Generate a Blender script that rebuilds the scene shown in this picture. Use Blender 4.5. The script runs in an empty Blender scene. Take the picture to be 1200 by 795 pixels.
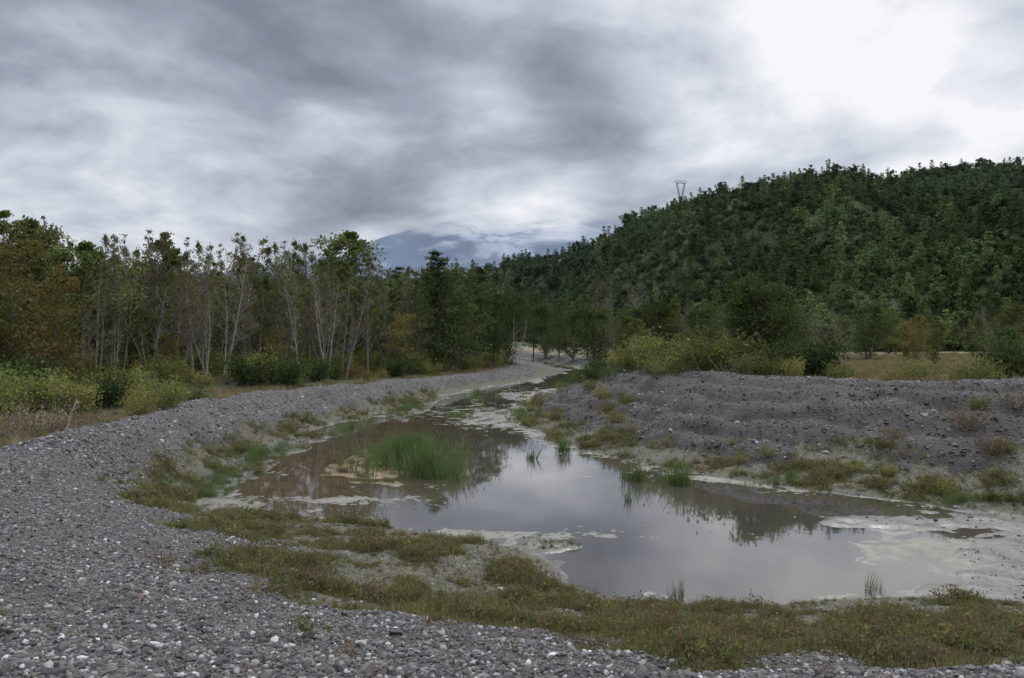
import bpy, math, random
import numpy as np
rng=np.random.default_rng(7); random.seed(7)
sc=bpy.context.scene
F=942.0; CAMZ=5.0
# ------------------------------------------------------------ helpers
_perm=rng.permutation(256); _val=rng.random(256)
def vnoise(x,y,s=0):
    x=np.asarray(x,float)+s*17.3; y=np.asarray(y,float)+s*9.7
    xi=np.floor(x).astype(int); yi=np.floor(y).astype(int)
    fx=x-xi; fy=y-yi; fx=fx*fx*(3-2*fx); fy=fy*fy*(3-2*fy)
    h=lambda i,j:_val[_perm[(_perm[i&255]+j)&255]]
    return (h(xi,yi)*(1-fx)+h(xi+1,yi)*fx)*(1-fy)+(h(xi,yi+1)*(1-fx)+h(xi+1,yi+1)*fx)*fy
def fbm(x,y,o=4,s=0):
    t=0;a=.5;n=0
    for k in range(o):
        t=t+a*vnoise(x*2**k,y*2**k,s+k*3); n+=a; a*=.5
    return t/n
def sstep(a,b,x):
    t=np.clip((x-a)/(b-a),0,1); return t*t*(3-2*t)
def dseg(X,Y,pts):
    d=np.full(X.shape,1e9)
    for (ax,ay),(bx,by) in zip(pts[:-1],pts[1:]):
        vx,vy=bx-ax,by-ay; L=vx*vx+vy*vy+1e-9
        t=np.clip(((X-ax)*vx+(Y-ay)*vy)/L,0,1)
        d=np.minimum(d,np.hypot(X-ax-t*vx,Y-ay-t*vy))
    return d
def inside(X,Y,pts):
    c=np.zeros(X.shape,bool); n=len(pts)
    for i in range(n):
        ax,ay=pts[i]; bx,by=pts[(i+1)%n]
        if ay==by: continue
        m=((ay>Y)!=(by>Y))&(X<(bx-ax)*(Y-ay)/(by-ay)+ax)
        c^=m
    return c
# ------------------------------------------------------------ plan of the valley (metres)
near_shore=[(60,8),(25,12),(12.5,14.5),(9.7,15.2),(7.9,15.6),(4.8,15.2),(2.9,15.3),(1.7,16),(1.1,17.4),(.8,19.2),(-.9,20.5),(-3.4,21.4),(-6.4,22.4),(-8.7,23.5),(-10.2,26.2),(-10.9,31.4),(-11.1,37.7),(-10.6,44.9),(-8.8,54.1),(-6.8,64.5),(-4,78.5),(0.5,92),(6.2,109.5),(9,131),(6.7,157),(3,188),(-8,230)]
far_shore=[(60,16),(32,18.5),(20,21),(14.4,22.6),(12.5,23.5),(10.8,25.5),(8.7,27.4),(7.6,28.5),(5.3,31.4),(3.3,34.4),(1.9,39.2),(1.6,44.9),(.2,52),(.8,62.8),(3.6,76),(7.5,90.6),(11,109.5),(12.5,131),(10,157),(6.5,188),(-3,232)]
river=near_shore+far_shore[::-1]
def smooth_poly(p):
    for _ in range(2):
        q=[]
        for i in range(len(p)):
            a=np.array(p[i]);b=np.array(p[(i+1)%len(p)])
            q+= [tuple(a*.75+b*.25),tuple(a*.25+b*.75)]
        p=q
    return p
river=smooth_poly(river)
# crest: x,y,z,near,plateau
CL=[(60,-2,3.2,1,3.3),(20,2,3.3,1,3.3),(8,3,3.3,1,3.3),(0,3.2,3.3,1,3.3),(-8,5,3.1,1,3.0),(-11,12,2.5,1,2.0),(-12.2,18.8,2.1,.6,1.3),(-12.9,22.5,1.95,.2,1.0),(-13.9,27.8,1.95,0,.9),(-14.7,36.5,1.95,0,.8),(-14.5,45.6,1.9,0,.8),(-12,56.5,1.75,0,.8),(-7.8,73.7,1.4,0,.8),(0,104.7,1.0,0,.9),(3,130,1.0,0,.9),(0,160,.9,0,.9),(-4,185,.9,0,.9),(-14,228,.9,0,.9)]
CR=[(60,22,3.3,0,2.8),(45,25,3.3,0,2.8),(30,28.5,3.3,0,2.8),(20.8,32.2,3.3,0,2.7),(17.8,36.3,3.25,0,2.7),(13.3,40.5,3.2,0,2.6),(9.4,48.5,3.0,0,2.4),(8.2,60,2.6,0,2.2),(9.4,76,1.9,0,2.0),(14.5,100,1.3,0,1.8),(17.5,131,1.2,0,1.8),(15,160,1.0,0,1.8),(11,190,1,0,1.8),(2,236,1,0,1.8)]
valley=[c[:2] for c in CL]+[c[:2] for c in CR[::-1]]
def dens(C,side):
    out=[]
    for a,b in zip(C[:-1],C[1:]):
        n=max(2,int(math.hypot(a[0]-b[0],a[1]-b[1])/2.5))
        for k in range(n):
            t=k/n; out.append([a[i]*(1-t)+b[i]*t for i in range(5)]+[side])
    return out
CS=np.array(dens(CL,0)+dens(CR,1))
ridge=[(900,520,120),(357,480,119),(299,470,107),(244,460,103),(215,450,93),(171,430,95),(137,430,84),(98,460,70),(59,560,64),(15,700,62),(-36,850,66),(-159,1000,74),(-400,1100,80),(-1200,1200,85)]
foot=[(900,90),(300,105),(150,125),(95,140),(60,180),(35,240),(20,320),(0,420),(-60,520),(-200,620),(-500,720),(-1200,760)]
RS=np.array([[a[0]*(1-t)+b[0]*t,a[1]*(1-t)+b[1]*t,a[2]*(1-t)+b[2]*t] for a,b in zip(ridge[:-1],ridge[1:]) for t in np.linspace(0,1,8,endpoint=False)])
hillpoly=foot+[r[:2] for r in ridge[::-1]]
behind=[r[:2] for r in ridge]+[(-1200,9000),(900,9000)]
def terrain(X,Y):
    sh=X.shape; X=X.ravel(); Y=Y.ravel()
    wob=(fbm(X*.35,Y*.35,3,5)-.5)*2.2+(fbm(X*1.4,Y*1.4,3,6)-.5)*.9
    sd=dseg(X,Y,river+[river[0]]); sd=np.where(inside(X,Y,river),-sd,sd)+wob*np.clip(.35+.03*np.abs(Y-15),.35,1.2)
    inv=inside(X,Y,valley)
    dl=dseg(X,Y,[c[:2] for c in CL]); dr=dseg(X,Y,[c[:2] for c in CR])
    dc=np.minimum(dl,dr)
    att=np.zeros((X.size,4))
    for s in range(0,X.size,40000):
        xs=X[s:s+40000,None]; ys=Y[s:s+40000,None]
        d2=(xs-CS[None,:,0])**2+(ys-CS[None,:,1])**2+.5
        w=1/d2**2; w/=w.sum(1,keepdims=True)
        att[s:s+40000]=w@CS[:,2:6]
    zc,near,plat,side=att.T
    near=near*(Y<40); side=np.where(Y<300,side,.5)
    zc=zc*(1+.26*(fbm(X*.25,Y*.25,3,9)-.5)*(1-near*.7))
    t=np.clip(sd,0,None)/(np.clip(sd,0,None)+dc+1e-6)
    fl=np.interp(t,[0,.35,.88,1],[0.0,.15,.94,1]); fr=np.interp(t,[0,.22,.85,1],[0.0,.13,.94,1]); ff=fl*(1-side)+fr*side
    fn=np.interp(t,[0,.15,1],[0,.07,1])
    hv=zc*(ff*(1-near)+fn*near)
    grow=np.clip(dc-8,0,150)*(.022*side+.006*(1-side))*(1-near)
    ho=zc+(plat-zc)*sstep(0,5,dc)+grow
    h=np.where(inv,hv,ho)
    # river bed and mud flats
    bed=-.1-.22*sstep(0,2.5,-sd)
    ga=lambda cx,cy,rx,ry,a:a*np.exp(-(((X-cx)/rx)**2+((Y-cy)/ry)**2))
    flats=ga(13.6,19.,4.6,3.4,.44)+ga(9.6,22.,2.4,1.0,.36)+ga(11.5,16.5,2.6,1.4,.24)+ga(-1.6,50,1.8,5,.42)+ga(2.8,20.7,1.8,.5,.3)+ga(1.0,19.6,1.2,1.2,.2)
    flats+=.46*np.exp(-((((X+5.3)/2.6)**2+((Y-32)/4.6)**2)**2))+ga(-3.8,27.6,1.0,.6,.22)
    flats+=ga(-10.2,29,1.5,3.2,.34)+ga(-10.,38,1.3,5,.36)+ga(-7.4,52,1.4,9,.34)+ga(0,72,1.2,6,.36)+ga(-3.,64,1.2,7,.3)+ga(4,93,1.5,8,.32)
    flats+=sstep(42,55,Y)*(.8*(fbm(X*.45,Y*.16,3,23)-.45))
    bed=bed+flats+(fbm(X*1.3,Y*1.3,4,21)-.5)*.26
    bed=np.minimum(bed,.045+.18*(fbm(X*1.6,Y*1.6,4,22)-.5)+.04*sstep(.1,.3,bed))
    k=sstep(-.4,.15,sd)
    h=np.where(inv,bed*(1-k)+h*k,h)
    # gravel
    n2=(fbm(X*.6,Y*.6,3,30)-.5)*1.2+.7*(fbm(X*2.2,Y*2.2,3,31)-.5)
    tgr=.36-.17*sstep(13,9,X)
    tg=(.45+.2*sstep(-3,5,X))*near+(tgr*side+.5*(1-side))*(1-near)+n2*.3
    gin=sstep(tg-.07,tg+.07,t)
    out_w=np.where(side>.5,1.2,1.8)+n2*3
    gout=1-sstep(out_w,out_w+1.0,dc)
    gout=np.maximum(gout,sstep(.55,.8,near))
    gravel=np.where(inv,gin,gout)
    gravel=np.where(sd<.1,0,gravel)
    rough=(fbm(X*1.1,Y*1.1,4,40)-.5)*.2+(fbm(X*5,Y*5,3,44)-.5)*.07
    h=h+rough*np.clip(sd,0,1)*np.where(dc<60,1,0)
    far=inv&(near<.5)
    ph=t*38+6*fbm(X*.12,Y*.12,2,50)+.9*np.sin(X*.9+.3*Y)+4*fbm(X*.5,Y*.5,2,51)
    fur=(np.abs(np.sin(ph*.5))**.6*2-1)*(.4+1.1*fbm(X*.4,Y*.4,2,52))+.5*np.sin(X*2.1-Y*.8+2*t)*sstep(.4,.7,t)
    h=h+np.where(far,.18*fur,0)*gravel*(side>.5)*sstep(1,.9,t)+np.where(far,.06*fur,0)*gravel*(side<.5)
    h=h+np.where(inv&(near>=.5),.05*np.sin(t*58+6*fbm(X*.2,Y*.2,2,55)),0)*gravel
    # hill
    inh=inside(X,Y,hillpoly); beh=inside(X,Y,behind)
    df=dseg(X,Y,foot)
    rz_=np.zeros(X.size)
    for s in range(0,X.size,40000):
        d2=(X[s:s+40000,None]-RS[None,:,0])**2+(Y[s:s+40000,None]-RS[None,:,1])**2+4
        w=1/d2**2; rz_[s:s+40000]=(w@RS[:,2])/w.sum(1)
    drd=dseg(X,Y,[r[:2] for r in ridge])
    th=df/(df+drd+1e-6)
    base=np.minimum(h,9)
    e=th**1.25
    spur=(fbm(X*.011,Y*.011,3,60)-.5)*100*4*th*(1-th)*.8
    spur-=26*np.exp(-(((X-190-(430-Y)*.25)/26)**2))*4*th*(1-th)
    hh=base+(rz_-base)*e+spur
    h=np.where(inh,np.maximum(hh,base),h)
    h=np.where(beh,np.maximum(rz_-.28*drd,2),h)
    h=np.where((Y>1300),2,h)
    veg=np.where(inv,1-gin,0)
    meadow=np.where((~inv)&(side>.5)&(~inh)&(~beh),1,0)*(1-gravel)
    m=np.stack([gravel,veg,meadow,sstep(.4,-.1,sd)],1)
    A=dict(t=t,sd=sd,side=side,near=near,inv=inv.astype(float),hill=inh.astype(float),dc=dc)
    return h.reshape(sh),m.reshape(sh+(4,)),{k:v.reshape(sh) for k,v in A.items()}
def axis(*segs):
    a=[segs[0][0]]
    for s,e,st in segs:
        n=max(1,int(round((e-s)/st))); a+=list(np.linspace(s,e,n+1)[1:])
    return np.array(a)
gx=axis((-2500,-700,150),(-700,-150,22),(-150,-50,4),(-50,-20,.8),(-20,-10,.22),(-10,12,.16),(12,24,.2),(24,60,.6),(60,150,3),(150,420,5),(420,900,22),(900,3000,150))
gy=axis((-60,0,4),(0,3,.5),(3,24,.14),(24,45,.2),(45,75,.4),(75,140,1.2),(140,240,3),(240,620,5.5),(620,1300,20),(1300,7000,400))
GX,GY=np.meshgrid(gx,gy)
GH,GM,GA=terrain(GX,GY)
def gsample(A,x,y):
    x=np.asarray(x,float);y=np.asarray(y,float)
    i=np.clip(np.searchsorted(gx,x)-1,0,len(gx)-2); j=np.clip(np.searchsorted(gy,y)-1,0,len(gy)-2)
    u=np.clip((x-gx[i])/(gx[i+1]-gx[i]),0,1); v=np.clip((y-gy[j])/(gy[j+1]-gy[j]),0,1)
    return (A[j,i]*(1-u)+A[j,i+1]*u)*(1-v)+(A[j+1,i]*(1-u)+A[j+1,i+1]*u)*v
def gz(x,y): return gsample(GH,x,y)
# ------------------------------------------------------------ node helpers
def mat(name):
    m=bpy.data.materials.new(name); m.use_nodes=True; nt=m.node_tree
    for n in list(nt.nodes): nt.nodes.remove(n)
    return m,nt
class G:
    def __init__(s,nt): s.nt=nt
    def n(s,t,ins=None,**kw):
        nd=s.nt.nodes.new(t)
        for k,v in kw.items(): setattr(nd,k,v)
        if ins:
            for k,v in ins.items():
                so=nd.inputs[k]
                if isinstance(v,bpy.types.NodeSocket): s.nt.links.new(v,so)
                else: so.default_value=v
        return nd
    def math(s,op,a,b=0.0,clamp=False):
        nd=s.n('ShaderNodeMath',{0:a,1:b},operation=op); nd.use_clamp=clamp; return nd.outputs[0]
    def mix(s,f,a,b,bt='MIX'):
        nd=s.n('ShaderNodeMix',data_type='RGBA',blend_type=bt)
        for idx,v in ((0,f),(6,a),(7,b)):
            if isinstance(v,bpy.types.NodeSocket): s.nt.links.new(v,nd.inputs[idx])
            else:
                if idx and len(v)==3: v=(*v,1)
                nd.inputs[idx].default_value=v
        return nd.outputs[2]
    def ramp(s,f,st,interp='LINEAR'):
        nd=s.n('ShaderNodeValToRGB',{0:f}); cr=nd.color_ramp; cr.interpolation=interp
        while len(cr.elements)<len(st): cr.elements.new(.5)
        for e,(p,c) in zip(cr.elements,st):
            e.position=p; e.color=(*c,1) if not isinstance(c,float) else (c,c,c,1)
        return nd.outputs[0]
    def noise(s,v,sc,det=4,rough=.55,dist=0):
        return s.n('ShaderNodeTexNoise',{'Vector':v,'Scale':sc,'Detail':det,'Roughness':rough,'Distortion':dist}).outputs[0]
    def mr(s,v,a,b,c=0.,d=1.,smooth=False):
        nd=s.n('ShaderNodeMapRange',{0:v,1:a,2:b,3:c,4:d}); nd.clamp=True
        if smooth: nd.interpolation_type='SMOOTHSTEP'
        return nd.outputs[0]
    def out(s,sh,disp=None):
        o=s.n('ShaderNodeOutputMaterial'); s.nt.links.new(sh,o.inputs[0])
# ------------------------------------------------------------ ground material
def ground_mat():
    m,nt=mat('ground_material'); g=G(nt)
    pos=g.n('ShaderNodeNewGeometry').outputs['Position']
    at=g.n('ShaderNodeAttribute',attribute_name='masks'); sep=g.n('ShaderNodeSeparateColor',{0:at.outputs['Color']})
    wet=g.n('ShaderNodeAttribute',attribute_name='wet').outputs['Fac']; sand=g.n('ShaderNodeAttribute',attribute_name='sand').outputs['Fac']
    bdk=g.n('ShaderNodeAttribute',attribute_name='bank_soil').outputs['Fac']; silt=g.n('ShaderNodeAttribute',attribute_name='silt').outputs['Fac']
    v1=g.n('ShaderNodeTexVoronoi',{'Vector':pos,'Scale':15.0}); v2=g.n('ShaderNodeTexVoronoi',{'Vector':pos,'Scale':38.0})
    s1=g.n('ShaderNodeSeparateColor',{0:v1.outputs['Color']}).outputs[0]; s2=g.n('ShaderNodeSeparateColor',{0:v2.outputs['Color']}).outputs[1]
    st=[(0,(.04,.036,.036)),(.45,(.084,.078,.075)),(.75,(.13,.12,.114)),(.9,(.2,.187,.177)),(1,(.42,.405,.39))]
    c1=g.ramp(s1,st); c2=g.ramp(s2,st)
    big=g.noise(pos,.5,3); gr=g.mix(.5,c1,c2); gr0=gr
    gr=g.mix(g.mr(big,.35,.7,0.,.6),gr,(.072,.062,.054))
    n1=g.noise(pos,1.1,4,.65); n2=g.noise(pos,6,3,.6); n3=g.noise(pos,.25,3)
    gr=g.mix(g.math('MULTIPLY',bdk,g.mr(n1,.3,.6,.4,.85)),gr,(.052,.045,.04))
    vg=g.mix(g.mr(n1,.38,.6),(.04,.05,.016),(.078,.08,.025))
    vg=g.mix(g.mr(n2,.42,.6),vg,(.064,.046,.03)); vg=g.mix(g.mr(s2,.55,.75,0,.75),vg,gr0)
    md=g.mix(g.mr(n1,.35,.65),(.23,.18,.11),(.16,.13,.07)); md=g.mix(g.mr(n3,.5,.65,0,.6),md,(.1,.1,.04))
    fo=g.mix(g.mr(n1,.4,.6),(.035,.05,.017),(.055,.075,.022)); fo=g.mix(g.mr(n3,.5,.65,0,.3),fo,(.075,.068,.032))
    col=g.mix(sep.outputs[2],fo,md); col=g.mix(sep.outputs[1],col,vg)
    gm=g.math('ADD',sep.outputs[0],g.mr(n2,.3,.7,-.45,.45)); gm=g.mr(gm,.4,.6)
    col=g.mix(gm,col,gr)
    mud=g.mix(g.mr(n1,.35,.65),(.078,.068,.053),(.048,.042,.032)); mud=g.mix(g.mr(n3,.45,.55,0,.7),mud,(.052,.06,.022)); mud=g.mix(g.mr(s1,.7,.8,0,.6),mud,gr0)
    sl=g.mix(g.mr(n1,.35,.65),(.2,.19,.172),(.125,.115,.1)); sl=g.mix(g.mr(n2,.45,.65,0,.6),sl,(.07,.063,.052))
    mud=g.mix(silt,mud,sl)
    mud=g.mix(sand,mud,g.mix(g.mr(n1,.35,.65),(.25,.165,.08),(.18,.135,.075)))
    wm=g.mr(g.math('ADD',wet,g.mr(n1,.3,.7,-.4,.4)),.3,.7); col=g.mix(wm,col,mud)
    hgt=g.math('ADD',g.math('MULTIPLY',v1.outputs['Distance'],-1.),g.math('MULTIPLY',v2.outputs['Distance'],-.5))
    hgt=g.mix(g.math('MULTIPLY',gm,g.math('SUBTRACT',1.,wm)),n2,hgt)
    bstr=g.mix(wm,(.9,.9,.9),(.4,.4,.4))
    bp=g.n('ShaderNodeBump',{'Height':hgt,'Distance':.05,'Strength':bstr})
    rg=g.mix(wm,(.85,.85,.85),g.mix(g.mr(n1,.4,.6),(.22,.22,.22),(.5,.5,.5)))
    p=g.n('ShaderNodeBsdfPrincipled',{'Base Color':col,'Roughness':rg,'Normal':bp.outputs[0],'Specular IOR Level':.4})
    g.out(p.outputs[0]); return m
def mesh_obj(name,V,Fc,mats,matidx=None,smooth=False,link=True):
    me=bpy.data.meshes.new(name); me.from_pydata([tuple(v) for v in V] if not isinstance(V,np.ndarray) else V.tolist(),[],Fc if isinstance(Fc,list) else Fc.tolist())
    for mm in mats: me.materials.append(mm)
    if matidx is not None: me.polygons.foreach_set('material_index',np.asarray(matidx,dtype=np.int32))
    if smooth: me.polygons.foreach_set('use_smooth',np.ones(len(me.polygons),bool))
    me.update()
    ob=bpy.data.objects.new(name,me)
    if link: sc.collection.objects.link(ob)
    return ob
def grid_faces(ny,nx,mask=None):
    i=np.arange(nx-1)[None,:]; j=np.arange(ny-1)[:,None]
    a=j*nx+i; Fq=np.stack([a,a+1,a+nx+1,a+nx],-1)
    if mask is not None: return Fq[mask]
    return Fq.reshape(-1,4)
V=np.stack([GX,GY,GH],-1).reshape(-1,3)
ground=mesh_obj('ground',V,grid_faces(len(gy),len(gx)),[ground_mat()],smooth=True)
ca=ground.data.color_attributes.new('masks','FLOAT_COLOR','POINT')
mm=GM.reshape(-1,4).copy(); wetv=mm[:,3].copy(); mm[:,3]=1
ca.data.foreach_set('color',mm.ravel().astype(np.float32))
def fattr(ob,nm,v): a=ob.data.attributes.new(nm,'FLOAT','POINT'); a.data.foreach_set('value',np.asarray(v,np.float32))
fattr(ground,'wet',wetv)
fattr(ground,'sand',np.exp(-((((V[:,0]+5.6)/3.2)**2+((V[:,1]-31.5)/6)**2)**2)))
bv=lambda cx,cy,rx,ry,a:a*np.exp(-(((V[:,0]-cx)/rx)**2+((V[:,1]-cy)/ry)**2))
fattr(ground,'silt',np.clip(bv(14,19,7,4.5,1.3)+bv(12,16,5,2,1.)+bv(2.5,20.5,3.5,1.3,1.)+bv(-1,50,3,10,.8)+bv(2,80,8,25,.9)+bv(8,131,8,40,.9),0,1))
fattr(ground,'bank_soil',((GA['side']>.5)&(GA['inv']>.5)&(GA['near']<.5)).ravel())
# ------------------------------------------------------------ water
def water_mat():
    m,nt=mat('water_material'); g=G(nt)
    pos=g.n('ShaderNodeNewGeometry').outputs['Position']
    sc_=g.n('ShaderNodeAttribute',attribute_name='scum').outputs['Fac']; bw=g.n('ShaderNodeAttribute',attribute_name='brown').outputs['Fac']
    n1=g.noise(pos,.9,6,.68,.6); n2=g.noise(pos,5,4,.7); vor=g.n('ShaderNodeTexVoronoi',{'Vector':pos,'Scale':3.2,'Randomness':1.0}).outputs['Distance']
    f=g.math('ADD',g.math('MULTIPLY',n1,1.0),g.math('MULTIPLY',g.math('SUBTRACT',n2,.5),.35))
    f=g.math('ADD',f,g.mr(vor,0.,.35,.16,0.))
    f=g.math('SUBTRACT',f,g.mr(sc_,0.,1.,.83,.44))
    sm=g.mr(f,0.,.02)
    colS=g.mix(g.mr(n2,.35,.65),(.22,.205,.175),(.12,.112,.068)); colS=g.mix(g.mr(n1,.5,.7,0,.6),colS,(.28,.26,.235))
    w=g.noise(pos,1.6,2,.5); bp=g.n('ShaderNodeBump',{'Height':w,'Distance':.01,'Strength':.1})
    n3=g.noise(pos,.3,3,.6)
    wc=g.mix(g.mr(n3,.4,.6),(.07,.06,.047),(.055,.049,.04)); wc=g.mix(bw,wc,g.mix(g.mr(n1,.4,.6),(.105,.068,.04),(.062,.042,.027)))
    wat=g.n('ShaderNodeBsdfPrincipled',{'Base Color':wc,'Roughness':.03,'IOR':1.8,'Normal':bp.outputs[0]})
    bs=g.n('ShaderNodeBump',{'Height':n2,'Distance':.02,'Strength':.4})
    scm=g.n('ShaderNodeBsdfPrincipled',{'Base Color':colS,'Roughness':.4,'Normal':bs.outputs[0]})
    mx=g.n('ShaderNodeMixShader',{0:sm,1:wat.outputs[0],2:scm.outputs[0]}); g.out(mx.outputs[0]); return m
sdg=GA['sd']
msk=((sdg<1.0)&(GA['inv']>.5)); fm=msk[:-1,:-1]&msk[1:,:-1]&msk[:-1,1:]&msk[1:,1:]
Wf=grid_faces(len(gy),len(gx),fm); used,inv_=np.unique(Wf,return_inverse=True)
WV=V[used].copy(); WV[:,2]=0
water=mesh_obj('river_water',WV,inv_.reshape(-1,4),[water_mat()],smooth=True)
wx,wy=WV[:,0],WV[:,1]; wsd=sdg.ravel()[used]
scum=sstep(1.6,0,-wsd)*.65
bl=lambda cx,cy,rx,ry,a:a*np.exp(-(((wx-cx)/rx)**2+((wy-cy)/ry)**2))
scum+=bl(12.5,18.,4.8,3.6,1.0)+bl(-1,49,4,8,.9)+bl(1.8,20.6,3,1.2,.8)+bl(-5,24.8,5,1.5,.8)+bl(-9.5,31,3,6,.6)+bl(5,29,5,1.6,.55)+bl(4,25,2,2.5,-.6)+bl(4,17.7,4,1.5,-.3)+bl(2,75,6,18,.75)+bl(-3.5,27.4,2.5,1.2,.5)+bl(-5,58,4,8,.5)+bl(2.5,38,2,4,.45)+bl(7.5,26.5,2,1.2,.5)+bl(9.5,19,2,2,.5)+bl(7.5,22.5,3,1.5,.35)
fattr(water,'scum',np.clip(scum,0,1.2)); fattr(water,'brown',np.clip(bl(-7.5,29,4,8,1.2)+bl(-6,45,5,8,.6),0,1))
# ------------------------------------------------------------ plant materials
def leaf_mat(name,a,b,c=None,nsc=.7,trans=.25,haze=False,gain=1.,vr=(.75,1.3)):
    m,nt=mat(name); g=G(nt)
    a=tuple(v*gain for v in a); b=tuple(v*gain for v in b); c=tuple(v*gain for v in c) if c else None
    oi=g.n('ShaderNodeObjectInfo').outputs['Random']; tc=g.n('ShaderNodeTexCoord').outputs['Object']
    n=g.noise(tc,nsc,2,.6); n2=g.noise(tc,nsc*7,1,.6)
    col=g.mix(g.mr(n,.38,.62),a,b)
    if c: col=g.mix(g.mr(oi,.45,1.,0,.85),col,c)
    val=g.math('MULTIPLY',g.mr(g.math('FRACT',g.math('MULTIPLY',oi,7.31)),0,1,*vr),g.mr(n2,.3,.7,.65,1.35))
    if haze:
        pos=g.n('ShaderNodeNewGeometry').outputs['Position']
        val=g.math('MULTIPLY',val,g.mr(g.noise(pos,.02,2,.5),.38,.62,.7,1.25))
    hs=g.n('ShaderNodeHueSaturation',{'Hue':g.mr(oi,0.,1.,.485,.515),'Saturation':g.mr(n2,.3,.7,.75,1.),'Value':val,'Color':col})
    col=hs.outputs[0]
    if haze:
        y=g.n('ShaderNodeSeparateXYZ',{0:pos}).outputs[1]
        col=g.mix(g.mr(y,200.,1000.,0.,.65),col,(.11,.15,.17))  # aerial haze painted into the leaf colour, bluer with distance
    d=g.n('ShaderNodeBsdfDiffuse',{'Color':col}); t=g.n('ShaderNodeBsdfTranslucent',{'Color':col})
    mx=g.n('ShaderNodeMixShader',{0:trans,1:d.outputs[0],2:t.outputs[0]})
    g.out(mx.outputs[0]); return m
def bark_mat(name,a,b):
    m,nt=mat(name); g=G(nt); tc=g.n('ShaderNodeTexCoord').outputs['Object']
    mp=g.n('ShaderNodeMapping',{'Vector':tc,'Scale':(6,6,1.2)}).outputs[0]
    n=g.noise(mp,1.5,2,.65); col=g.mix(g.mr(n,.35,.65),a,b)
    p=g.n('ShaderNodeBsdfDiffuse',{'Color':col}); g.out(p.outputs[0]); return m
BK=bark_mat('bark_grey',(.13,.11,.095),(.3,.265,.23)); BD=bark_mat('bark_dead',(.24,.22,.19),(.44,.41,.36)); BP=bark_mat('bark_pine',(.07,.05,.04),(.15,.115,.09))
LO=leaf_mat('leaf_oak',(.065,.09,.023),(.125,.155,.038),(.16,.145,.035),gain=1.2)
LD=leaf_mat('leaf_dark',(.038,.06,.018),(.075,.11,.029),(.08,.1,.026),gain=1.1)
LA=leaf_mat('leaf_olive',(.12,.11,.05),(.165,.15,.06),(.16,.12,.06),gain=1.1)
LY=leaf_mat('leaf_autumn',(.23,.175,.04),(.18,.185,.045),(.28,.175,.04))
LP=leaf_mat('needles',(.042,.065,.026),(.075,.105,.035),(.08,.095,.033))
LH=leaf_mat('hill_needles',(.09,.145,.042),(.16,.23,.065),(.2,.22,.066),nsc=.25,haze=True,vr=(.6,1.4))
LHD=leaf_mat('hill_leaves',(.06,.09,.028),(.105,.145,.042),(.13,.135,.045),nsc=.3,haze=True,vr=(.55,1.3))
LS=leaf_mat('leaf_shrub',(.12,.15,.036),(.2,.215,.05),(.26,.215,.05))
LGR=leaf_mat('grass_blades',(.12,.14,.038),(.185,.19,.052),(.24,.19,.075),trans=.35)
LGD=leaf_mat('dry_grass_blades',(.26,.2,.11),(.34,.27,.155),(.2,.16,.08),trans=.3)
LRE=leaf_mat('reed_blades',(.105,.15,.045),(.16,.215,.065),trans=.35)
LRD=leaf_mat('leaf_redbrown',(.19,.11,.055),(.17,.14,.06),trans=.3)
# ------------------------------------------------------------ mesh builders
class MB:
    def __init__(s): s.V=[];s.F=[];s.M=[];s.nv=0
    def add(s,V,Fc,mi):
        V=np.asarray(V,float); s.V.append(V); s.F+= (np.asarray(Fc)+s.nv).tolist() ; s.M+=[mi]*len(Fc); s.nv+=len(V)
    def tube(s,pts,rad,n=5,mi=0):
        pts=np.asarray(pts,float); k=len(pts); V=[]
        for i in range(k):
            d=pts[min(i+1,k-1)]-pts[max(i-1,0)]; d/=np.linalg.norm(d)+1e-9
            a=np.cross(d,(0,0,1.) if abs(d[2])<.9 else (1.,0,0)); a/=np.linalg.norm(a)+1e-9; b=np.cross(d,a)
            for j in range(n):
                th=2*math.pi*j/n; V.append(pts[i]+rad[i]*(math.cos(th)*a+math.sin(th)*b))
        Fc=[(i*n+j,i*n+(j+1)%n,(i+1)*n+(j+1)%n,(i+1)*n+j) for i in range(k-1) for j in range(n)]
        s.add(V,Fc,mi)
    def leaves(s,P,size,mi=1,asp=.6,flat=0.,jit=.4):
        P=np.asarray(P,float); n=len(P)
        if n==0: return
        a=rng.normal(size=(n,3)); a[:,2]*=(1-flat); a/=np.linalg.norm(a,axis=1,keepdims=True)
        b=rng.normal(size=(n,3)); b[:,2]*=(1-flat); b-= (a*b).sum(1,keepdims=True)*a; b/=np.linalg.norm(b,axis=1,keepdims=True)+1e-9
        sz=(size*(1+jit*rng.normal(size=n)).clip(.4,1.9))[:,None]
        V=np.stack([P-a*sz*.5,P+b*sz*.5*asp,P+a*sz*.5,P-b*sz*.5*asp],1).reshape(-1,3)
        Fc=np.arange(n*4).reshape(n,4); s.add(V,Fc,mi)
    def obj(s,name,mats,link=False):
        return mesh_obj(name,np.concatenate(s.V),s.F,mats,s.M,link=link)
def polyl(p0,d,L,n,wob,up=0.):
    p=np.array(p0,float); d=np.array(d,float); d/=np.linalg.norm(d); out=[p.copy()]
    for i in range(n):
        d=d+rng.normal(size=3)*wob; d[2]+=up; d/=np.linalg.norm(d); p=p+d*L/n; out.append(p.copy())
    return np.array(out)
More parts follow.
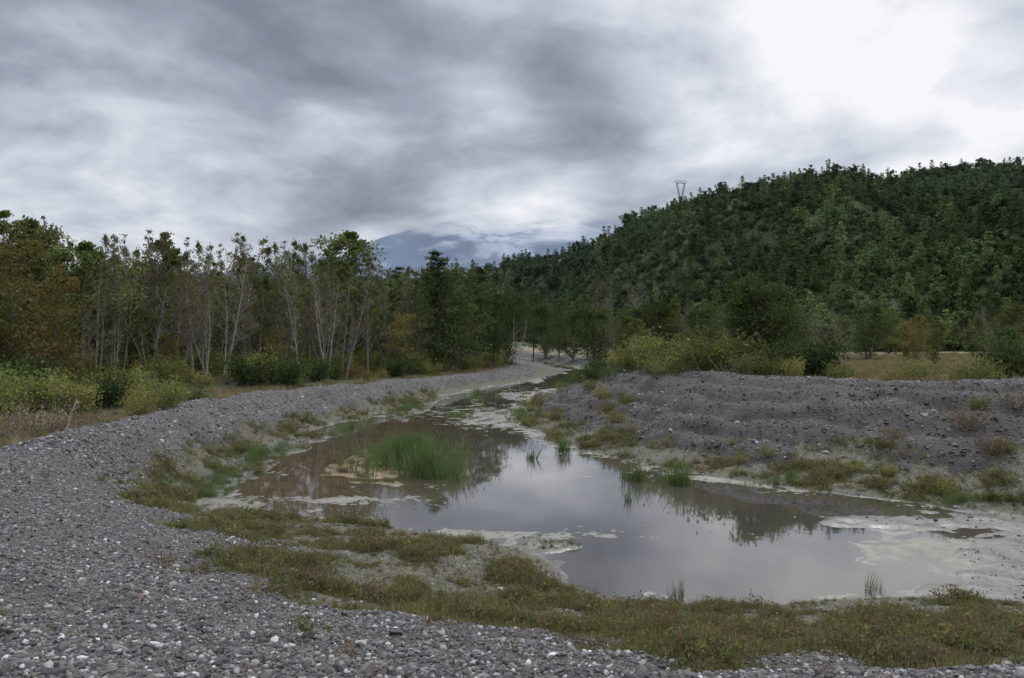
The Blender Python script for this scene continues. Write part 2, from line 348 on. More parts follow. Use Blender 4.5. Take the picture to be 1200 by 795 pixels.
def broad(name,H=14,stems=1,b0=.25,bl_=.32,nb=16,leafn=5000,lsz=.24,spread=.55,mats=(BK,LO),r0=.16,asc=.7,shape=1.0,sub=4,leaf_from=0.0,twigs=0):
    m=MB(); tips=[];w=[]
    for st in range(stems):
        dirn=(rng.normal()*.12*(stems>1)+rng.normal()*.03,rng.normal()*.12*(stems>1)+rng.normal()*.03,1)
        Hs=H*(1-.18*st*rng.random()); T=polyl((rng.normal()*.15*(stems>1),rng.normal()*.15*(stems>1),-.3),dirn,Hs*.97,9,.055,.05)
        rr=r0*np.linspace(1,.12,10)*(1 if st==0 else .75); rr[0]*=1.35; m.tube(T,rr,6)
        for k in range(nb):
            t=b0+(1-b0)*(k+rng.random())/nb; f=t*9; i=min(int(f),8); p=T[i]*(1-(f-i))+T[i+1]*(f-i)
            az=rng.random()*6.283; L=H*bl_*(math.sin(math.pi*min(1,(t-b0)/(1-b0)*.85+.18))**.7*shape+(1-shape)*(1.1-t))*(.7+.6*rng.random())
            d=(math.cos(az),math.sin(az),asc*(.6+.8*rng.random()))
            B=polyl(p,d,L,5,.13,.04); rb=max(.02,rr[i]*.45)*np.linspace(1,.2,6); m.tube(B,rb,4)
            for q in range(sub):
                j=1+int(rng.random()*4); az2=rng.random()*6.283
                S=polyl(B[j],(math.cos(az2),math.sin(az2),.3+.7*rng.random()),L*.4*(.6+.6*rng.random()),3,.18,.03)
                m.tube(S,rb[j]*.6*np.linspace(1,.25,4),3)
                for z in range(twigs):
                    az3=rng.random()*6.283; m.tube(polyl(S[1+int(rng.random()*3)],(math.cos(az3),math.sin(az3),.9),L*.25,2,.15),[.02,.015,.009],3)
                if t>leaf_from:
                    tips+= [S[2],S[3]]; w+=[L*.12+.2]*2
            if t>leaf_from: tips+=[B[4],B[5]]; w+=[L*.12+.2]*2
        tips.append(T[-1]); w.append(.35)
    if leafn:
        tips=np.array(tips); w=np.array(w); cw=rng.random(len(tips))**1.5+.1; cw/=cw.sum()
        nz=np.clip(rng.normal(size=(leafn,3)),-1.8,1.8)
        idx=rng.choice(len(tips),leafn,p=cw); P=tips[idx]+nz*w[idx,None]*spread*np.array([1,1,.75]); P[:,2]=np.clip(P[:,2],.1,H*1.03)
        m.leaves(P,lsz)
    o=m.obj(name,list(mats)); o['H']=float(H); return o
def pine(name,H=14,nw=22,leafn=6000,lsz=.22,mats=(BP,LP),b0=.12,wid=.2,r0=.17,tubes=True,irr=.35,droop=-.05,topw=.15):
    m=MB(); T=polyl((0,0,-.3),(0,0,1),H,8,.018,.1); m.tube(T,r0*np.linspace(1,.1,9),6 if tubes else 4)
    P=[];W=[]
    for k in range(nw):
        t=b0+(1-b0)*(k+.5*rng.random())/nw; f=t*8; i=min(int(f),7); p=T[i]*(1-(f-i))+T[i+1]*(f-i)
        prof=topw+(1-topw)*(1-t)**.8*min(1,(t-b0)*5+.5)
        for b in range(4+int(rng.random()*3)):
            az=rng.random()*6.283; L=H*wid*prof*(1-irr+2*irr*rng.random())
            B=polyl(p,(math.cos(az),math.sin(az),.35*t+droop+.15*rng.normal()),L,3,.1,.03)
            if tubes: m.tube(B,max(.012,.03*(1-t))*np.linspace(1,.3,4)*H/12,3)
            for u in (.35,.6,.8,1.0):
                f2=u*3; j=min(int(f2),2); P.append(B[j]*(1-(f2-j))+B[j+1]*(f2-j)); W.append(L*.16+.08)
    P=np.array(P);W=np.array(W); idx=rng.integers(0,len(P),leafn); Q=P[idx]+rng.normal(size=(leafn,3))*W[idx,None]*np.array([1,1,.5])
    m.leaves(Q,lsz,asp=.45,flat=.3); o=m.obj(name,list(mats)); o['H']=float(H); return o
def bush(name,H=1.6,W=1.3,leafn=1600,lsz=.11,mats=(BK,LS),stems=14,clumps=16):
    m=MB(); tips=[]
    for k in range(stems):
        az=rng.random()*6.283; S=polyl((rng.normal()*.1*W,rng.normal()*.1*W,-.05),(math.cos(az)*.8*W,math.sin(az)*.8*W,H*(.7+.6*rng.random())),H*(.6+.4*rng.random()),4,.12,.02)
        m.tube(S,.02*H*np.linspace(1,.3,5),3); tips+=[S[2],S[3],S[4]]
    tips=np.array(tips); cw=rng.random(len(tips))+.05; cw/=cw.sum(); idx=rng.choice(len(tips),leafn,p=cw)
    P=tips[idx]+rng.normal(size=(leafn,3))*np.array([W,W,H])*.14; P[:,2]=np.abs(P[:,2]); m.leaves(P,lsz); o=m.obj(name,list(mats)); o['H']=float(H); return o
def tuft(name,n=26,H=.3,W=.12,bw=.008,mats=(LGR,),bend=.35,seg=3):
    m=MB()
    for k in range(n):
        az=rng.random()*6.283; r=W*math.sqrt(rng.random()); h=H*(.4+.7*rng.random()); b=bend*rng.random()*h; a2=rng.random()*6.283
        x0,y0=r*math.cos(az),r*math.sin(az); dx,dy=math.cos(az),math.sin(az); sx,sy=math.cos(a2),math.sin(a2); V=[]
        for s in range(seg+1):
            t=s/seg; w=bw*(1-t)**.7*(1 if s<seg else 0)+.0006; cx=x0+dx*b*t*t; cy=y0+dy*b*t*t; z=h*t*(1-.15*t*bend)-.02
            V+=[(cx-sx*w,cy-sy*w,z),(cx+sx*w,cy+sy*w,z)]
        m.add(V,[(2*s,2*s+1,2*s+3,2*s+2) for s in range(seg)],0)
    o=m.obj(name,list(mats)); o['H']=float(H); return o
def weed(name,H=.18,W=.14,n=120,ls=.03,mats=(BK,LGR)):
    m=MB(); P=[]
    for k in range(9):
        az=rng.random()*6.283; S=polyl((rng.normal()*.03,rng.normal()*.03,-.01),(math.cos(az),math.sin(az),1.2*rng.random()+.4),(W+H)*.5*(.6+.7*rng.random()),3,.15,.02); m.tube(S,.0025*np.linspace(1,.4,4),3)
        P+=[S[1],S[2],S[3]]
    P=np.array(P); idx=rng.integers(0,len(P),n); Q=P[idx]+rng.normal(size=(n,3))*.022; Q[:,2]=np.abs(Q[:,2])
    m.leaves(Q,ls,asp=.5); o=m.obj(name,list(mats)); o['H']=float(H); return o
# stones
def stone_mat(name,k):
    m,nt=mat(name); g=G(nt); oi=g.n('ShaderNodeObjectInfo').outputs['Random']
    st=[(0,(.042,.038,.038)),(.35,(.082,.076,.073)),(.6,(.125,.116,.11)),(.75,(.14,.105,.082)),(.84,(.19,.178,.166)),(.94,(.31,.295,.28)),(1,(.58,.56,.53))]
    col=g.ramp(oi,[(p,tuple(v*k for v in c)) for p,c in st])
    p=g.n('ShaderNodeBsdfPrincipled',{'Base Color':col,'Roughness':.7,'Specular IOR Level':.4}); g.out(p.outputs[0]); return m
SM=stone_mat('stone_material',1.); SM2=stone_mat('bank_stone_material',.7)
def stone(name,M):
    import bmesh
    bm=bmesh.new(); bmesh.ops.create_icosphere(bm,subdivisions=1,radius=1)
    fx,fy,fz=1+.3*rng.random(),.75+.25*rng.random(),.42+.3*rng.random()
    for v in bm.verts:
        k=1+.16*rng.normal(); v.co.x*=fx*k; v.co.y*=fy*k; v.co.z*=fz*k
    me=bpy.data.meshes.new(name); bm.to_mesh(me); bm.free(); me.materials.append(M); return bpy.data.objects.new(name,me)
# ------------------------------------------------------------ scatter (geometry nodes)
def coll(name,obs):
    c=bpy.data.collections.new(name)
    for o in obs: c.objects.link(o)
    return c
def scatter(name,P,S,R,C,n):
    P=np.asarray(P,float); N_=len(P)
    me=bpy.data.meshes.new(name); me.from_pydata(P.tolist(),[],[])
    a=me.attributes.new('scl','FLOAT','POINT'); a.data.foreach_set('value',np.asarray(S,np.float32))
    a=me.attributes.new('rot','FLOAT_VECTOR','POINT'); a.data.foreach_set('vector',np.asarray(R,np.float32).ravel())
    a=me.attributes.new('pick','INT','POINT'); a.data.foreach_set('value',rng.integers(0,n,N_).astype(np.int32))
    ob=bpy.data.objects.new(name,me); sc.collection.objects.link(ob)
    ng=bpy.data.node_groups.new(name+'_scatter','GeometryNodeTree')
    ng.interface.new_socket('Geometry',in_out='INPUT',socket_type='NodeSocketGeometry'); ng.interface.new_socket('Geometry',in_out='OUTPUT',socket_type='NodeSocketGeometry')
    nn=ng.nodes; gi=nn.new('NodeGroupInput'); go=nn.new('NodeGroupOutput'); ip=nn.new('GeometryNodeInstanceOnPoints'); ci=nn.new('GeometryNodeCollectionInfo')
    ci.inputs['Collection'].default_value=C; ci.inputs['Separate Children'].default_value=True; ci.inputs['Reset Children'].default_value=True
    def na(nm,dt):
        x=nn.new('GeometryNodeInputNamedAttribute'); x.data_type=dt; x.inputs[0].default_value=nm; return next(o for o in x.outputs if o.enabled and o.name=='Attribute')
    L=ng.links.new; L(gi.outputs[0],ip.inputs['Points']); L(ci.outputs[0],ip.inputs['Instance']); ip.inputs['Pick Instance'].default_value=True
    L(na('pick','INT'),ip.inputs['Instance Index']); er=nn.new('FunctionNodeEulerToRotation'); L(na('rot','FLOAT_VECTOR'),er.inputs[0]); L(er.outputs[0],ip.inputs['Rotation'])
    L(na('scl','FLOAT'),ip.inputs['Scale']); L(ip.outputs[0],go.inputs[0])
    md=ob.modifiers.new('scatter','NODES'); md.node_group=ng; return ob
def rz(n,tilt=.06): return np.stack([rng.normal(size=n)*tilt,rng.normal(size=n)*tilt,rng.random(n)*6.283],1)
# gravel stones
stones=coll('gravel_stones',[stone('gravel_stone',SM) for _ in range(8)]); stones2=coll('bank_gravel_stones',[stone('bank_gravel_stone',SM2) for _ in range(6)])
n=190000; y=2.6*np.exp(rng.random(n)*math.log(26/2.6)); x=(rng.random(n)*2-1)*.78*(y+1.2)
gm=gsample(GM[...,0],x,y); keep=rng.random(n)<gm*.97+.14*sstep(.3,.6,fbm(x,y,3,71))*(gsample(GH,x,y)>.0); x,y=x[keep],y[keep]
s=np.exp(rng.normal(size=len(x))*.55)*.0115+.0009*y*rng.random(len(x)); s=np.clip(s,.005,.075)
scatter('gravel',np.stack([x,y,gz(x,y)+s*.15],1),s,np.stack([rng.normal(size=len(x))*.35,rng.normal(size=len(x))*.35,rng.random(len(x))*6.28],1),stones,8)
for nm,lo,hi,C,k in (('left_bank',-24,0,stones,8),('right_bank',0,34,stones2,6)):
    n=90000; x=rng.uniform(lo,hi,n); y=22+rng.random(n)**1.6*95
    gm=gsample(GM[...,0],x,y); keep=(rng.random(n)<gm*.9+.03*(gsample(GH,x,y)>.03)); x,y=x[keep],y[keep]
    s=np.exp(rng.normal(size=len(x))*.5)*.033; s=np.clip(s,.02,.13)
    scatter('bank_gravel',np.stack([x,y,gz(x,y)],1),s,np.stack([rng.normal(size=len(x))*.35,rng.normal(size=len(x))*.35,rng.random(len(x))*6.28],1),C,k)
# ground cover
tufts=coll('grass_tufts',[tuft('grass_tuft',30,.11,.12,.005),tuft('grass_tuft',34,.08,.14,.005),tuft('grass_tuft',30,.14,.12,.005),tuft('dry_tuft',30,.1,.13,.005,(LGD,)),weed('weed',.07,.22,150,.026),weed('weed',.06,.24,160,.025),weed('weed',.12,.16,130,.028),weed('red_weed',.06,.22,120,.024,(BK,LRD))])
n=170000; y=6*np.exp(rng.random(n)*math.log(70/6)); x=(rng.random(n)*2-1)*.8*y
v=gsample(GM[...,1],x,y); sdv=gsample(GA['sd'],x,y); cl=fbm(x*1.1,y*1.1,4,70); dn=sstep(.38,.6,cl)
gr_=gsample(GM[...,0],x,y); hz=gz(x,y)
keep=(rng.random(n)<v*(.12+.85*dn))&(hz>.02)&((sdv>-.3)|(rng.random(n)<.4))&~((x>7)&(y<23)&(sdv<.1))|((rng.random(n)<.002)&(gr_>.5)&(y>6))
x,y,cl=x[keep],y[keep],cl[keep]; s=(.45+.9*rng.random(len(x)))*(.5+1.1*sstep(.48,.75,cl))*(1+y*.024)*.8
scatter('shore_grass',np.stack([x,y,gz(x,y)],1),s,rz(len(x),.12),tufts,8)
dryc=coll('dry_grass_tufts',[tuft('dry_grass_tuft',40,.45,.35,.015,(LGD,)),tuft('dry_grass_tuft',40,.35,.4,.015,(LGD,)),tuft('meadow_tuft',40,.4,.4,.016,(LGR,))])
n=60000; x=rng.uniform(-75,110,n); y=rng.uniform(24,140,n); vis=np.abs(x)<.75*y
mk=gsample(GM[...,2],x,y)+(1-gsample(GA['inv'],x,y))*(1-gsample(GA['side'],x,y))*(1-gsample(GM[...,0],x,y))*.9
keep=vis&(rng.random(n)<mk*sstep(.3,.55,fbm(x*.3,y*.3,3,77)))
x,y=x[keep],y[keep]; scatter('meadow_grass',np.stack([x,y,gz(x,y)],1),.5+.8*rng.random(len(x)),rz(len(x)),dryc,3)
# reeds
reedc=coll('reed_stems',[tuft('reed',46,1.25,.35,.011,(LRE,),.4,4),tuft('reed',30,1.0,.4,.011,(LRE,),.5,4),tuft('reed',26,1.45,.3,.011,(LRE,),.35,4)])
def blob(cx,cy,rx,ry,n): 
    r=np.abs(rng.normal(size=n))*.5; a=rng.random(n)*6.283; return cx+rx*r*np.cos(a),cy+ry*r*np.sin(a)
def reeds(name,lst):
    X=[];Y=[];S=[]
    for cx,cy,rx,ry,n,s in lst:
        a,b=blob(cx,cy,rx,ry,n); X.append(a);Y.append(b);S.append(s*(.4+.85*rng.random(n)))
    X=np.concatenate(X);Y=np.concatenate(Y);S=np.concatenate(S)
    Z=np.maximum(gz(X,Y),-.12); scatter(name,np.stack([X,Y,Z],1),S,rz(len(X),.12),reedc,3)
reeds('reed_bed',[(-3.9,32.3,1.8,4,120,.95),(-3.1,29.8,1.1,1.6,45,1.0),(-5.4,36,2.4,3,90,.5),(-2.5,29.,.8,1.0,16,.8),(-5.2,33,1.9,3.6,90,.33)])
reeds('water_reeds',[(5.7,27.6,.3,.5,11,1.05),(4.4,28.4,.3,.4,8,.8),(.8,33.5,.3,.4,6,.6),(2.2,33,.4,.4,7,.5),(2.4,36,.4,.6,8,.75),(3.6,24.8,.15,.3,3,.4),(7.2,16.0,.2,.2,3,.35),(3.1,15.6,.2,.2,3,.35),(-10.2,27.5,1.8,3.5,90,.33),(-10.6,34,1.6,4.5,130,.38),(-9.6,25.5,1.8,1.2,50,.3),(-9,45,1.4,7,80,.45),(-3.4,52,1.6,5,40,.45),(.5,50,1,5,40,.6),(6.8,58,1.3,6,60,.5),(-7.5,56,1.4,6,60,.45),(9,27.4,4.0,.7,60,.3),(13.5,24.,4,.6,80,.3),(18,23,4,.6,50,.3),(-3,72,1.5,9,60,.5),(5,80,1.2,10,60,.6)])
# ------------------------------------------------------------ trees
T={}
T['alder']=[broad('alder_tree',15,2,.2,.18,17,1300,.17,.5,(BK,LA),.14,1.3,.6,5,.3,2),broad('alder_tree',15,3,.3,.15,13,1200,.17,.5,(BK,LA),.13,1.5,.5,5,.35,2),broad('alder_tree',15,1,.2,.2,26,1800,.17,.5,(BK,LA),.16,1.1,.7,5,.25,2),broad('alder_tree',15,2,.22,.19,15,3000,.2,.6,(BK,LO),.14,1.2,.7,5,.2,1)]
T['pale']=[broad('pale_alder_tree',14,2,.25,.17,14,500,.16,.5,(BD,LA),.12,1.4,.6,5,.3,1),broad('pale_alder_tree',14,3,.3,.14,11,500,.16,.5,(BD,LA),.11,1.5,.6,5,.4,1)]
T['oak']=[broad('oak_tree',12,1,.12,.3,26,7500,.23,.7,(BK,LO),.2,.7,.9,5),broad('oak_tree',12,2,.1,.25,18,7500,.23,.75,(BK,LO),.18,.8,.9,5)]
T['darkoak']=[broad('broadleaf_tree',8,2,.06,.42,18,10000,.17,.75,(BK,LD),.16,.5,.9,5),broad('broadleaf_tree',8,3,.05,.4,14,10000,.17,.75,(BK,LD),.16,.5,.9,5)]
T['autumn']=[broad('autumn_tree',12,1,.12,.3,24,5500,.22,.7,(BK,LY),.18,.7,1.,5),broad('autumn_tree',12,2,.1,.26,18,5000,.22,.7,(BK,LY),.18,.7,1.,5)]
T['dead']=[broad('dead_tree',10,2,.25,.22,12,0,.2,.6,(BD,LA),.12,1.2,.5,5),broad('dead_tree',10,1,.3,.22,14,60,.2,.6,(BD,LA),.12,1.0,.5,5)]
T['bare']=[broad('bare_tree',10,4,.12,.26,14,350,.16,.7,(BK,LA),.09,1.1,.6,6,0,1)]
T['pine']=[pine('pine_tree',14,22,7500,.26,irr=.45),pine('pine_tree',14,20,7500,.26,b0=.2,wid=.24,irr=.5,topw=.35)]
T['bush']=[bush('shrub',1.8,1.5,2200,.1),bush('shrub',1.6,1.7,2200,.1,(BK,LO)),bush('shrub',1.8,1.4,2400,.1,(BK,LS),18)]
T['ybush']=[bush('yellow_shrub',1.4,1.3,1500,.09,(BK,LS)),bush('yellow_shrub',1.4,1.4,1800,.09,(BK,LS)),bush('autumn_shrub',1.4,1.4,1300,.09,(BK,LY))]
T['dbush']=[bush('dark_shrub',2,1.7,2600,.12,(BK,LD),18)]
T['rbush']=[bush('dry_shrub',.8,1.0,700,.05,(BK,LRD),26),bush('dry_shrub',.9,1.0,600,.05,(BK,LGD),30)]
def place(kind,bear,rangey,top=None,h=None,k=None):
    protos=T[kind]; p=protos[k if k is not None else random.randrange(len(protos))]
    x=(bear-600)/F*rangey; z=float(gz(x,rangey)); 
    if h is None: h=(395-top)/F*rangey+CAMZ-z
    o=bpy.data.objects.new(p.name.split('.')[0],p.data); sc.collection.objects.link(o)
    s=h/p['H']; w=s*random.uniform(.9,1.15); o.location=(x,rangey,z-.05); o.scale=(w,w,s); o.rotation_euler=(0,0,random.random()*6.283); return o
for a in [('oak',-45,50,235),('autumn',8,54,262),('oak',-5,62,232),('oak',45,66,243),('autumn',62,58,310),('oak',95,64,270),('alder',128,66,262),('alder',160,74,256),('oak',152,70,335),('alder',185,72,268),('oak',180,86,262),('alder',212,78,262),('alder',238,74,272),('alder',262,80,258),('alder',300,80,272),('alder',322,84,268),('alder',345,80,282),('alder',362,88,275),('alder',392,86,280),('oak',410,92,258),('alder',432,90,296),('alder',452,96,300),('alder',475,98,303),('alder',496,104,303),('pine',515,94,288),('darkoak',530,98,300),('pine',562,112,308),('pine',578,116,315),('darkoak',592,128,335),('dead',607,118,362),
    ('alder',112,62,280),('alder',143,68,275),('alder',225,70,285),('alder',285,76,285),('alder',335,78,290),('alder',378,80,290),('alder',405,82,300),
    ('pale',133,66,300),('pale',176,70,305),('pale',262,74,290),('pale',352,77,292),('pale',385,79,296),('pale',240,72,330),('autumn',470,92,360),('autumn',200,70,385),('autumn',322,76,380),
    ('alder',697,132,318),('alder',722,124,312),('bare',742,118,318),('darkoak',700,120,350),('darkoak',735,108,352),('darkoak',762,104,345),('pine',655,175,345),('darkoak',640,190,350),('pine',625,200,340),('darkoak',672,160,350),('alder',800,100,342),('darkoak',820,92,350),
    ('darkoak',900,56,316),('darkoak',916,58,322),('darkoak',885,58,340),('darkoak',865,72,350),('bare',960,66,350),('bare',845,76,350),('bare',985,70,358),('darkoak',1018,110,345),('autumn',1072,74,362),('oak',1095,76,366),('oak',1060,78,372),('oak',1190,66,345),('autumn',1215,60,350),('darkoak',1180,58,375),('bare',1160,80,350)]:
    place(*a)
# shrubs
for a in [('bush',765,54,None,2.9),('bush',745,58,None,2.4),('ybush',725,58,None,1.8),('bush',792,52,None,2.4),('bush',822,48,None,2.3),('bush',850,47,None,3.2),('bush',838,50,None,2.8),('dbush',880,50,None,2.4),('dbush',930,48,None,2.8),('dbush',955,46.5,None,3.0),('bush',905,45,None,1.5),('ybush',775,47,None,1.4),('bush',1080,40,None,1.4),('bush',1155,36,None,1.4),('ybush',1010,44,None,1.0),('ybush',1050,42,None,1.1),('dbush',1195,42,None,3.0),('bush',1130,40,None,1.2),('bush',930,42,None,1.1),('ybush',1120,38,None,1.0),('bush',985,43,None,1.2),('bush',870,44,None,1.2),('dbush',695,57,None,1.4),('ybush',705,47,None,1.0),('ybush',692,52,None,.9),('ybush',722,40,None,.9),('bush',680,62,None,1.3),('dbush',700,66,None,1.7),('ybush',712,44,None,1.0),('ybush',735,44,None,.8),
    ('rbush',1135,29,None,1.0),('rbush',1165,27,None,.9),('rbush',1050,30,None,.6),('rbush',1190,30,None,.9),('ybush',1150,30,None,.7),
    ('ybush',900,30.5,None,.5),('bush',930,28,None,.4),('ybush',1110,25,None,.5),('bush',1040,27,None,.45),('ybush',1000,28,None,.45),('bush',1160,24,None,.45),('ybush',870,30.5,None,.5),('bush',1190,23.8,None,.4),
    ('rbush',20,30,None,1.4),('rbush',50,29,None,1.2),('rbush',-10,32,None,1.7),('ybush',165,34,None,1.3),('ybush',195,36,None,1.6),('bush',220,42,None,1.5),('ybush',185,38,None,1.7),('bush',90,44,None,2.2),('ybush',60,46,None,2.6),('bush',150,50,None,2.4),('ybush',20,44,None,2.6),('rbush',95,33,None,1.4),('dbush',120,48,None,2.2),('ybush',-20,40,None,2.6),('rbush',40,36,None,1.7),('rbush',548,11.0,None,.2,0),('bush',575,12.3,None,.2)]:
    place(*a)
# undergrowth mass and rear forest on the left bank
protoU=coll('undergrowth_plants',[T['bush'][0],T['bush'][1],T['dbush'][0],T['ybush'][0],T['ybush'][2],T['rbush'][1]])
n=1700; x=rng.uniform(-110,0,n); y=rng.uniform(38,130,n); line=np.interp((x/y),[-.8,-.5,-.3,-.1,0.02],[42,58,70,92,120])
ok=(y>line-4*rng.random(n))&(y<line+45)&(gsample(GA['inv'],x,y)<.5)&(gsample(GA['dc'],x,y)>3)
x,y=x[ok],y[ok]; scatter('undergrowth',np.stack([x,y,gz(x,y)],1),.6+1.0*rng.random(len(x)),rz(len(x)),protoU,6)
protoF=coll('forest_trees',T['alder']+T['oak']+[T['pine'][0],T['darkoak'][0]])
n=1000; x=rng.uniform(-190,10,n); y=rng.uniform(60,240,n); line=np.interp((x/y),[-.9,-.5,-.3,-.1,0.01,.02],[62,76,92,106,128,200])
ok=(y>line)&(gsample(GA['dc'],x,y)>8)&(x/y<.005)&(gsample(GA['inv'],x,y)<.5); x,y=x[ok],y[ok]
hmax=np.interp((x/y)*F+600,[-200,0,150,300,415,440,540,600],[235,248,268,278,285,305,312,338]); hh=(395-hmax)/F*y+4; s=np.clip(hh/14.5,.4,1.35)*(.72+.3*rng.random(len(x)))
scatter('forest',np.stack([x,y,gz(x,y)],1),s,rz(len(x),.03),protoF,8)
# hill forest
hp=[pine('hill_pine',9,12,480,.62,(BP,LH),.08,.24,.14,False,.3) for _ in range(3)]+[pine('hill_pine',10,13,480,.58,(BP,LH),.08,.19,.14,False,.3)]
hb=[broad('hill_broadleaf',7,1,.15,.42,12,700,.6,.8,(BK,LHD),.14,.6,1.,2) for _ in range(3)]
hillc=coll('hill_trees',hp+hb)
n=58000; x=rng.uniform(-420,520,n); y=110+rng.random(n)**.8*1000
hl=gsample(GA['hill'],x,y); dr=dseg(x,y,[r[:2] for r in ridge])
spr=sstep(.4,.52,fbm(x*.022,y*.022,3,90))*.65+.35
lo=np.where(y>600,.3,1.)
ok=((hl>.6)|(dr<15))&(rng.random(n)<spr*lo)&(x<.75*y+30); x,y=x[ok],y[ok]; dr=dr[ok]
s=(.42+.85*rng.random(len(x))**1.5)*np.where(y>600,1.3,1)*(.75+.5*fbm(x*.03,y*.03,2,93))*np.where(dr<25,.85,1)
scatter('hill_forest',np.stack([x,y,gz(x,y)-.3],1),s,rz(len(x),.03),hillc,7)
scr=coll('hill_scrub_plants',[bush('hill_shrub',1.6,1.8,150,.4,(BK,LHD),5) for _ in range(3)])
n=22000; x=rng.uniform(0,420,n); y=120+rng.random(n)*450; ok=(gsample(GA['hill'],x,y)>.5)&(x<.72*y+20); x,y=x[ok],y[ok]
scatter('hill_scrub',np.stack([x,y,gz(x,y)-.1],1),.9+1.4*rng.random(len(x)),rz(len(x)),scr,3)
# trees at hill foot
fc=coll('hill_foot_trees',T['oak']+T['darkoak']+[T['alder'][3],T['bare'][0],T['pine'][1]])
n=1500; x=rng.uniform(8,260,n); y=rng.uniform(85,330,n); df=dseg(x,y,foot)
ok=(df<22)&(rng.random(n)<.55)&(x<.72*y+10)&(x>.06*y)|((x>.1*y)&(x<.26*y)&(y>92)&(rng.random(n)<.5)); ok&=gsample(GA['inv'],x,y)<.5; x,y=x[ok],y[ok]
scatter('hill_foot_woodland',np.stack([x,y,gz(x,y)-.1],1),.4+.35*rng.random(len(x)),rz(len(x)),fc,7)
# ------------------------------------------------------------ pylon
def metal():
    m,nt=mat('galvanised_steel'); g=G(nt); n=g.noise(g.n('ShaderNodeTexCoord').outputs['Object'],2,3)
    p=g.n('ShaderNodeBsdfPrincipled',{'Base Color':g.mix(n,(.16,.17,.19),(.26,.27,.29)),'Metallic':.4,'Roughness':.6}); g.out(p.outputs[0]); return m
m=MB()
def beam(a,b,r=.1): m.tube([a,b],[r,r],4)
W0,W1,Hw,Ht=2.8,.8,15.,25.
def cp(i,t): w=W0+(W1-W0)*t; sx,sy=[(-1,-1),(1,-1),(1,1),(-1,1)][i%4]; return (sx*w,sy*w,Hw*t)
for i in range(4):
    beam(cp(i,0),cp(i,1),.18)
    for k in range(5):
        t0,t1=k/5,(k+1)/5; beam(cp(i,t0),cp(i+1,t1)); beam(cp(i+1,t0),cp(i,t1)); beam(cp(i,t1),cp(i+1,t1),.08)
for sx in (-1,1):
    for sy in (-1,1):
        a=(sx*W1,sy*W1,Hw); b=(sx*4.2,sy*.5,Ht); beam(a,b,.18); c=(0,sy*W1*.6,Hw); beam(c,(sx*3.0,sy*.5,Ht),.12)
        for k in range(4):
            u=(k+.5)/4; u2=(k+1)/4
            pa=[a[j]*(1-u)+b[j]*u for j in range(3)]; d=(sx*3.0,sy*.5,Ht); pb=[c[j]*(1-u2)+d[j]*u2 for j in range(3)]; beam(pa,pb,.08)
    beam((sx*4.2,-.5,Ht),(sx*4.2,.5,Ht)); beam((sx*4.2,0,Ht),(sx*7,0,Ht+.5)); beam((sx*7,0,Ht+.5),(sx*4.2,0,Ht+1.2)); beam((sx*4.2,0,Ht+1.2),(sx*4.4,0,Ht+3))
for sy in (-.5,.5): beam((-4.2,sy,Ht),(4.2,sy,Ht),.14); beam((-4.2,sy*.4,Ht+1.2),(4.2,sy*.4,Ht+1.2),.12)
for k in range(8): x0=-4.2+k*1.05; beam((x0,0,Ht+(k%2)*1.2),(x0+1.05,0,Ht+((k+1)%2)*1.2),.08)
py=m.obj('electricity_pylon',[metal()],link=True); px_=97; pyy=462; py.location=(px_,pyy,float(gz(px_,pyy))-1); py.rotation_euler=(0,0,.2)
py.scale=(.65,.65,((395-206)/F*pyy+5-py.location.z)/28)
# ------------------------------------------------------------ dead branch
m=MB(); S=polyl((0,0,-.1),(.35,.1,1),1.3,6,.08); m.tube(S,.045*np.linspace(1,.4,7),6); m.tube(polyl(S[3],(-.8,.2,.7),.5,3,.1),.02*np.linspace(1,.3,4),4); m.tube(polyl(S[4],(.7,.1,.7),.35,3,.1),.016*np.linspace(1,.3,4),4)
o=m.obj('dead_branch',[BD],link=True); o.location=(-14.4,25.8,float(gz(-14.4,25.8)))
# ------------------------------------------------------------ distant mountains
mx_=np.linspace(-5200,6200,260); prof=np.interp(mx_/4800*F+600,[-600,200,400,440,480,540,580,640,700,740,790,900,1800],[315,315,295,275,262,246,240,243,243,250,272,300,290])
rows=[]
for j,u in enumerate(np.linspace(0,1,30)):
    zt=(395-prof)/F*4800; nz=(fbm(mx_*.003,np.full_like(mx_,u*6),5,101)-.5)
    rows.append(np.stack([mx_,np.full_like(mx_,3600+1200*u)+nz*200,zt*(u**1.1)*(1+.5*nz*(1-u)*2)+nz*120*u+0*mx_-20],1))
MV=np.concatenate(rows)
mm_,nt=mat('mountain_material'); g=G(nt); pos=g.n('ShaderNodeNewGeometry').outputs['Position']; z=g.n('ShaderNodeSeparateXYZ',{0:pos}).outputs[2]
mp=g.n('ShaderNodeMapping',{'Vector':pos,'Scale':(.0022,.001,.006)}).outputs[0]; nz=g.noise(mp,1.,6,.6,.4)
col=g.mix(g.noise(pos,.01,5),(.18,.215,.28),(.215,.255,.32)); col=g.mix(g.mr(g.math('ADD',nz,g.mr(z,300.,800.,-.12,.14)),.48,.66,0,.85,True),col,(.5,.53,.6))  # haze blue and pale mist patches painted into the mountain colour
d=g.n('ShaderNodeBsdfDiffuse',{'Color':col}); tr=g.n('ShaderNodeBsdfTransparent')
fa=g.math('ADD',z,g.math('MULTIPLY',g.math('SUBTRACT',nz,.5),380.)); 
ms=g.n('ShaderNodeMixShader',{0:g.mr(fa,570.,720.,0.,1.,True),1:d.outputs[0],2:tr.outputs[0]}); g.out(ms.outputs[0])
mesh_obj('distant_mountains',MV,grid_faces(30,260),[mm_],smooth=True)
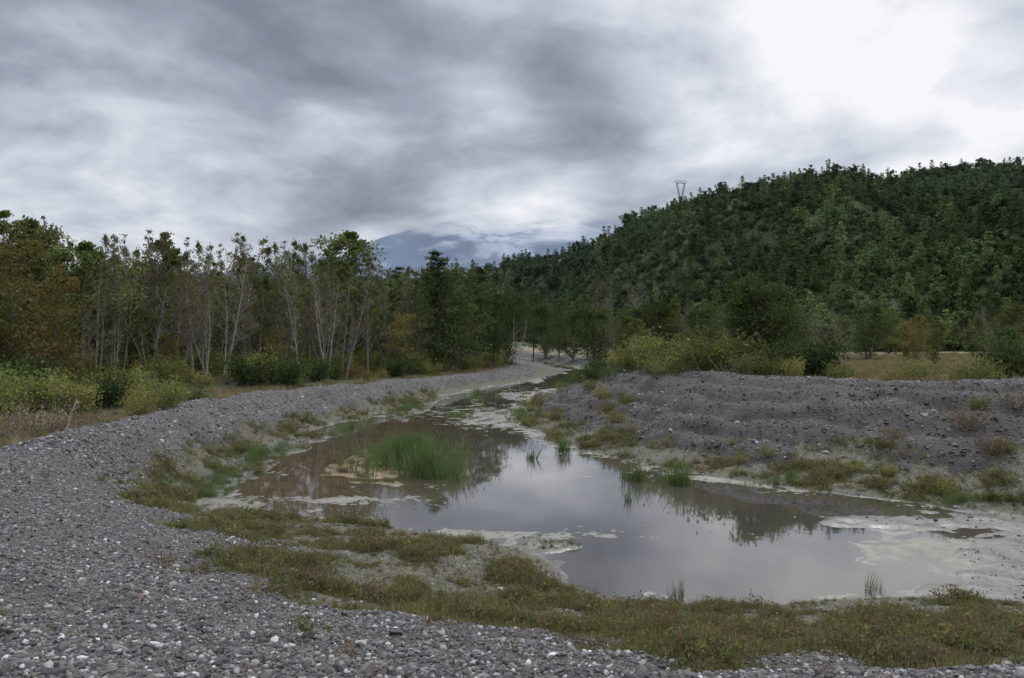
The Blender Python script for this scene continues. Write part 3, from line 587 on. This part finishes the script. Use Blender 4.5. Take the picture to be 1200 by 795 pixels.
# ------------------------------------------------------------ sky
w=bpy.data.worlds.new('World'); sc.world=w; w.use_nodes=True; nt=w.node_tree
for nd in list(nt.nodes): nt.nodes.remove(nd)
g=G(nt); tc=g.n('ShaderNodeTexCoord').outputs['Generated']; nrm=g.n('ShaderNodeVectorMath',{0:tc},operation='NORMALIZE').outputs[0]
sp=g.n('ShaderNodeSeparateXYZ',{0:nrm}); zz=g.math('ADD',g.math('MAXIMUM',sp.outputs[2],0.),.3)
cv=g.n('ShaderNodeCombineXYZ',{0:g.math('DIVIDE',sp.outputs[0],zz),1:g.math('DIVIDE',sp.outputs[1],zz),2:0.37}).outputs[0]
n1=g.noise(cv,1.5,6,.5,.5); n2=g.noise(cv,4.5,4,.55,.3)
f=g.math('ADD',g.mr(n1,.34,.66,.1,.78),g.mr(n2,.3,.7,-.18,.18))
f=g.math('ADD',f,g.mr(sp.outputs[2],.05,.26,.14,0.,True))
for (bx,by,rd,am) in [(870,10,14,.42),(1000,60,12,.16),(1160,125,9,.28),(600,195,8,.28),(40,135,9,.24),(90,20,15,-.28),(400,110,11,-.16),(330,215,8,-.16),(720,110,8,-.14),(200,275,9,.12)]:
    v=np.array([(bx-600)/F,1,(395-by)/F]); v/=np.linalg.norm(v)
    dt=g.n('ShaderNodeVectorMath',{0:nrm,1:tuple(v)},operation='DOT_PRODUCT').outputs['Value']
    f=g.math('ADD',f,g.mr(dt,math.cos(math.radians(rd)),1.,0.,am,True))
col=g.ramp(f,[(0,(.21,.24,.3)),(.3,(.34,.38,.46)),(.55,(.53,.57,.655)),(.8,(.74,.77,.83)),(1,(.94,.945,.97))])
sky=g.n('ShaderNodeTexSky',sky_type='NISHITA'); sky.sun_disc=False; sky.sun_elevation=math.radians(50); sky.sun_rotation=math.radians(20)
c10=g.n('ShaderNodeVectorMath',{0:col,'Scale':g.mr(sp.outputs[2],.4,.8,10.,31.,True)},operation='SCALE').outputs[0]
cm=g.mix(.96,sky.outputs[0],c10)
bg=g.n('ShaderNodeBackground',{'Color':cm,'Strength':.1}); ow=g.n('ShaderNodeOutputWorld'); nt.links.new(bg.outputs[0],ow.inputs[0])
sl=bpy.data.lights.new('sun','SUN'); sl.energy=1.5; sl.angle=math.radians(30); sl.color=(1,.96,.9); so=bpy.data.objects.new('sun',sl); sc.collection.objects.link(so)
from mathutils import Vector
el,az=math.radians(50),math.radians(20); dv=Vector((math.sin(az)*math.cos(el),math.cos(az)*math.cos(el),math.sin(el))); so.rotation_euler=dv.to_track_quat('Z','Y').to_euler()
# ------------------------------------------------------------ camera
cd=bpy.data.cameras.new('camera'); cd.sensor_width=36; cd.lens=F/1200*36; cd.clip_end=20000; cd.clip_start=.1
co=bpy.data.objects.new('camera',cd); sc.collection.objects.link(co); co.location=(0,0,CAMZ); co.rotation_euler=(math.radians(90),0,0); sc.camera=co
sc.view_settings.view_transform='Standard'; sc.view_settings.look='None'; sc.view_settings.exposure=0
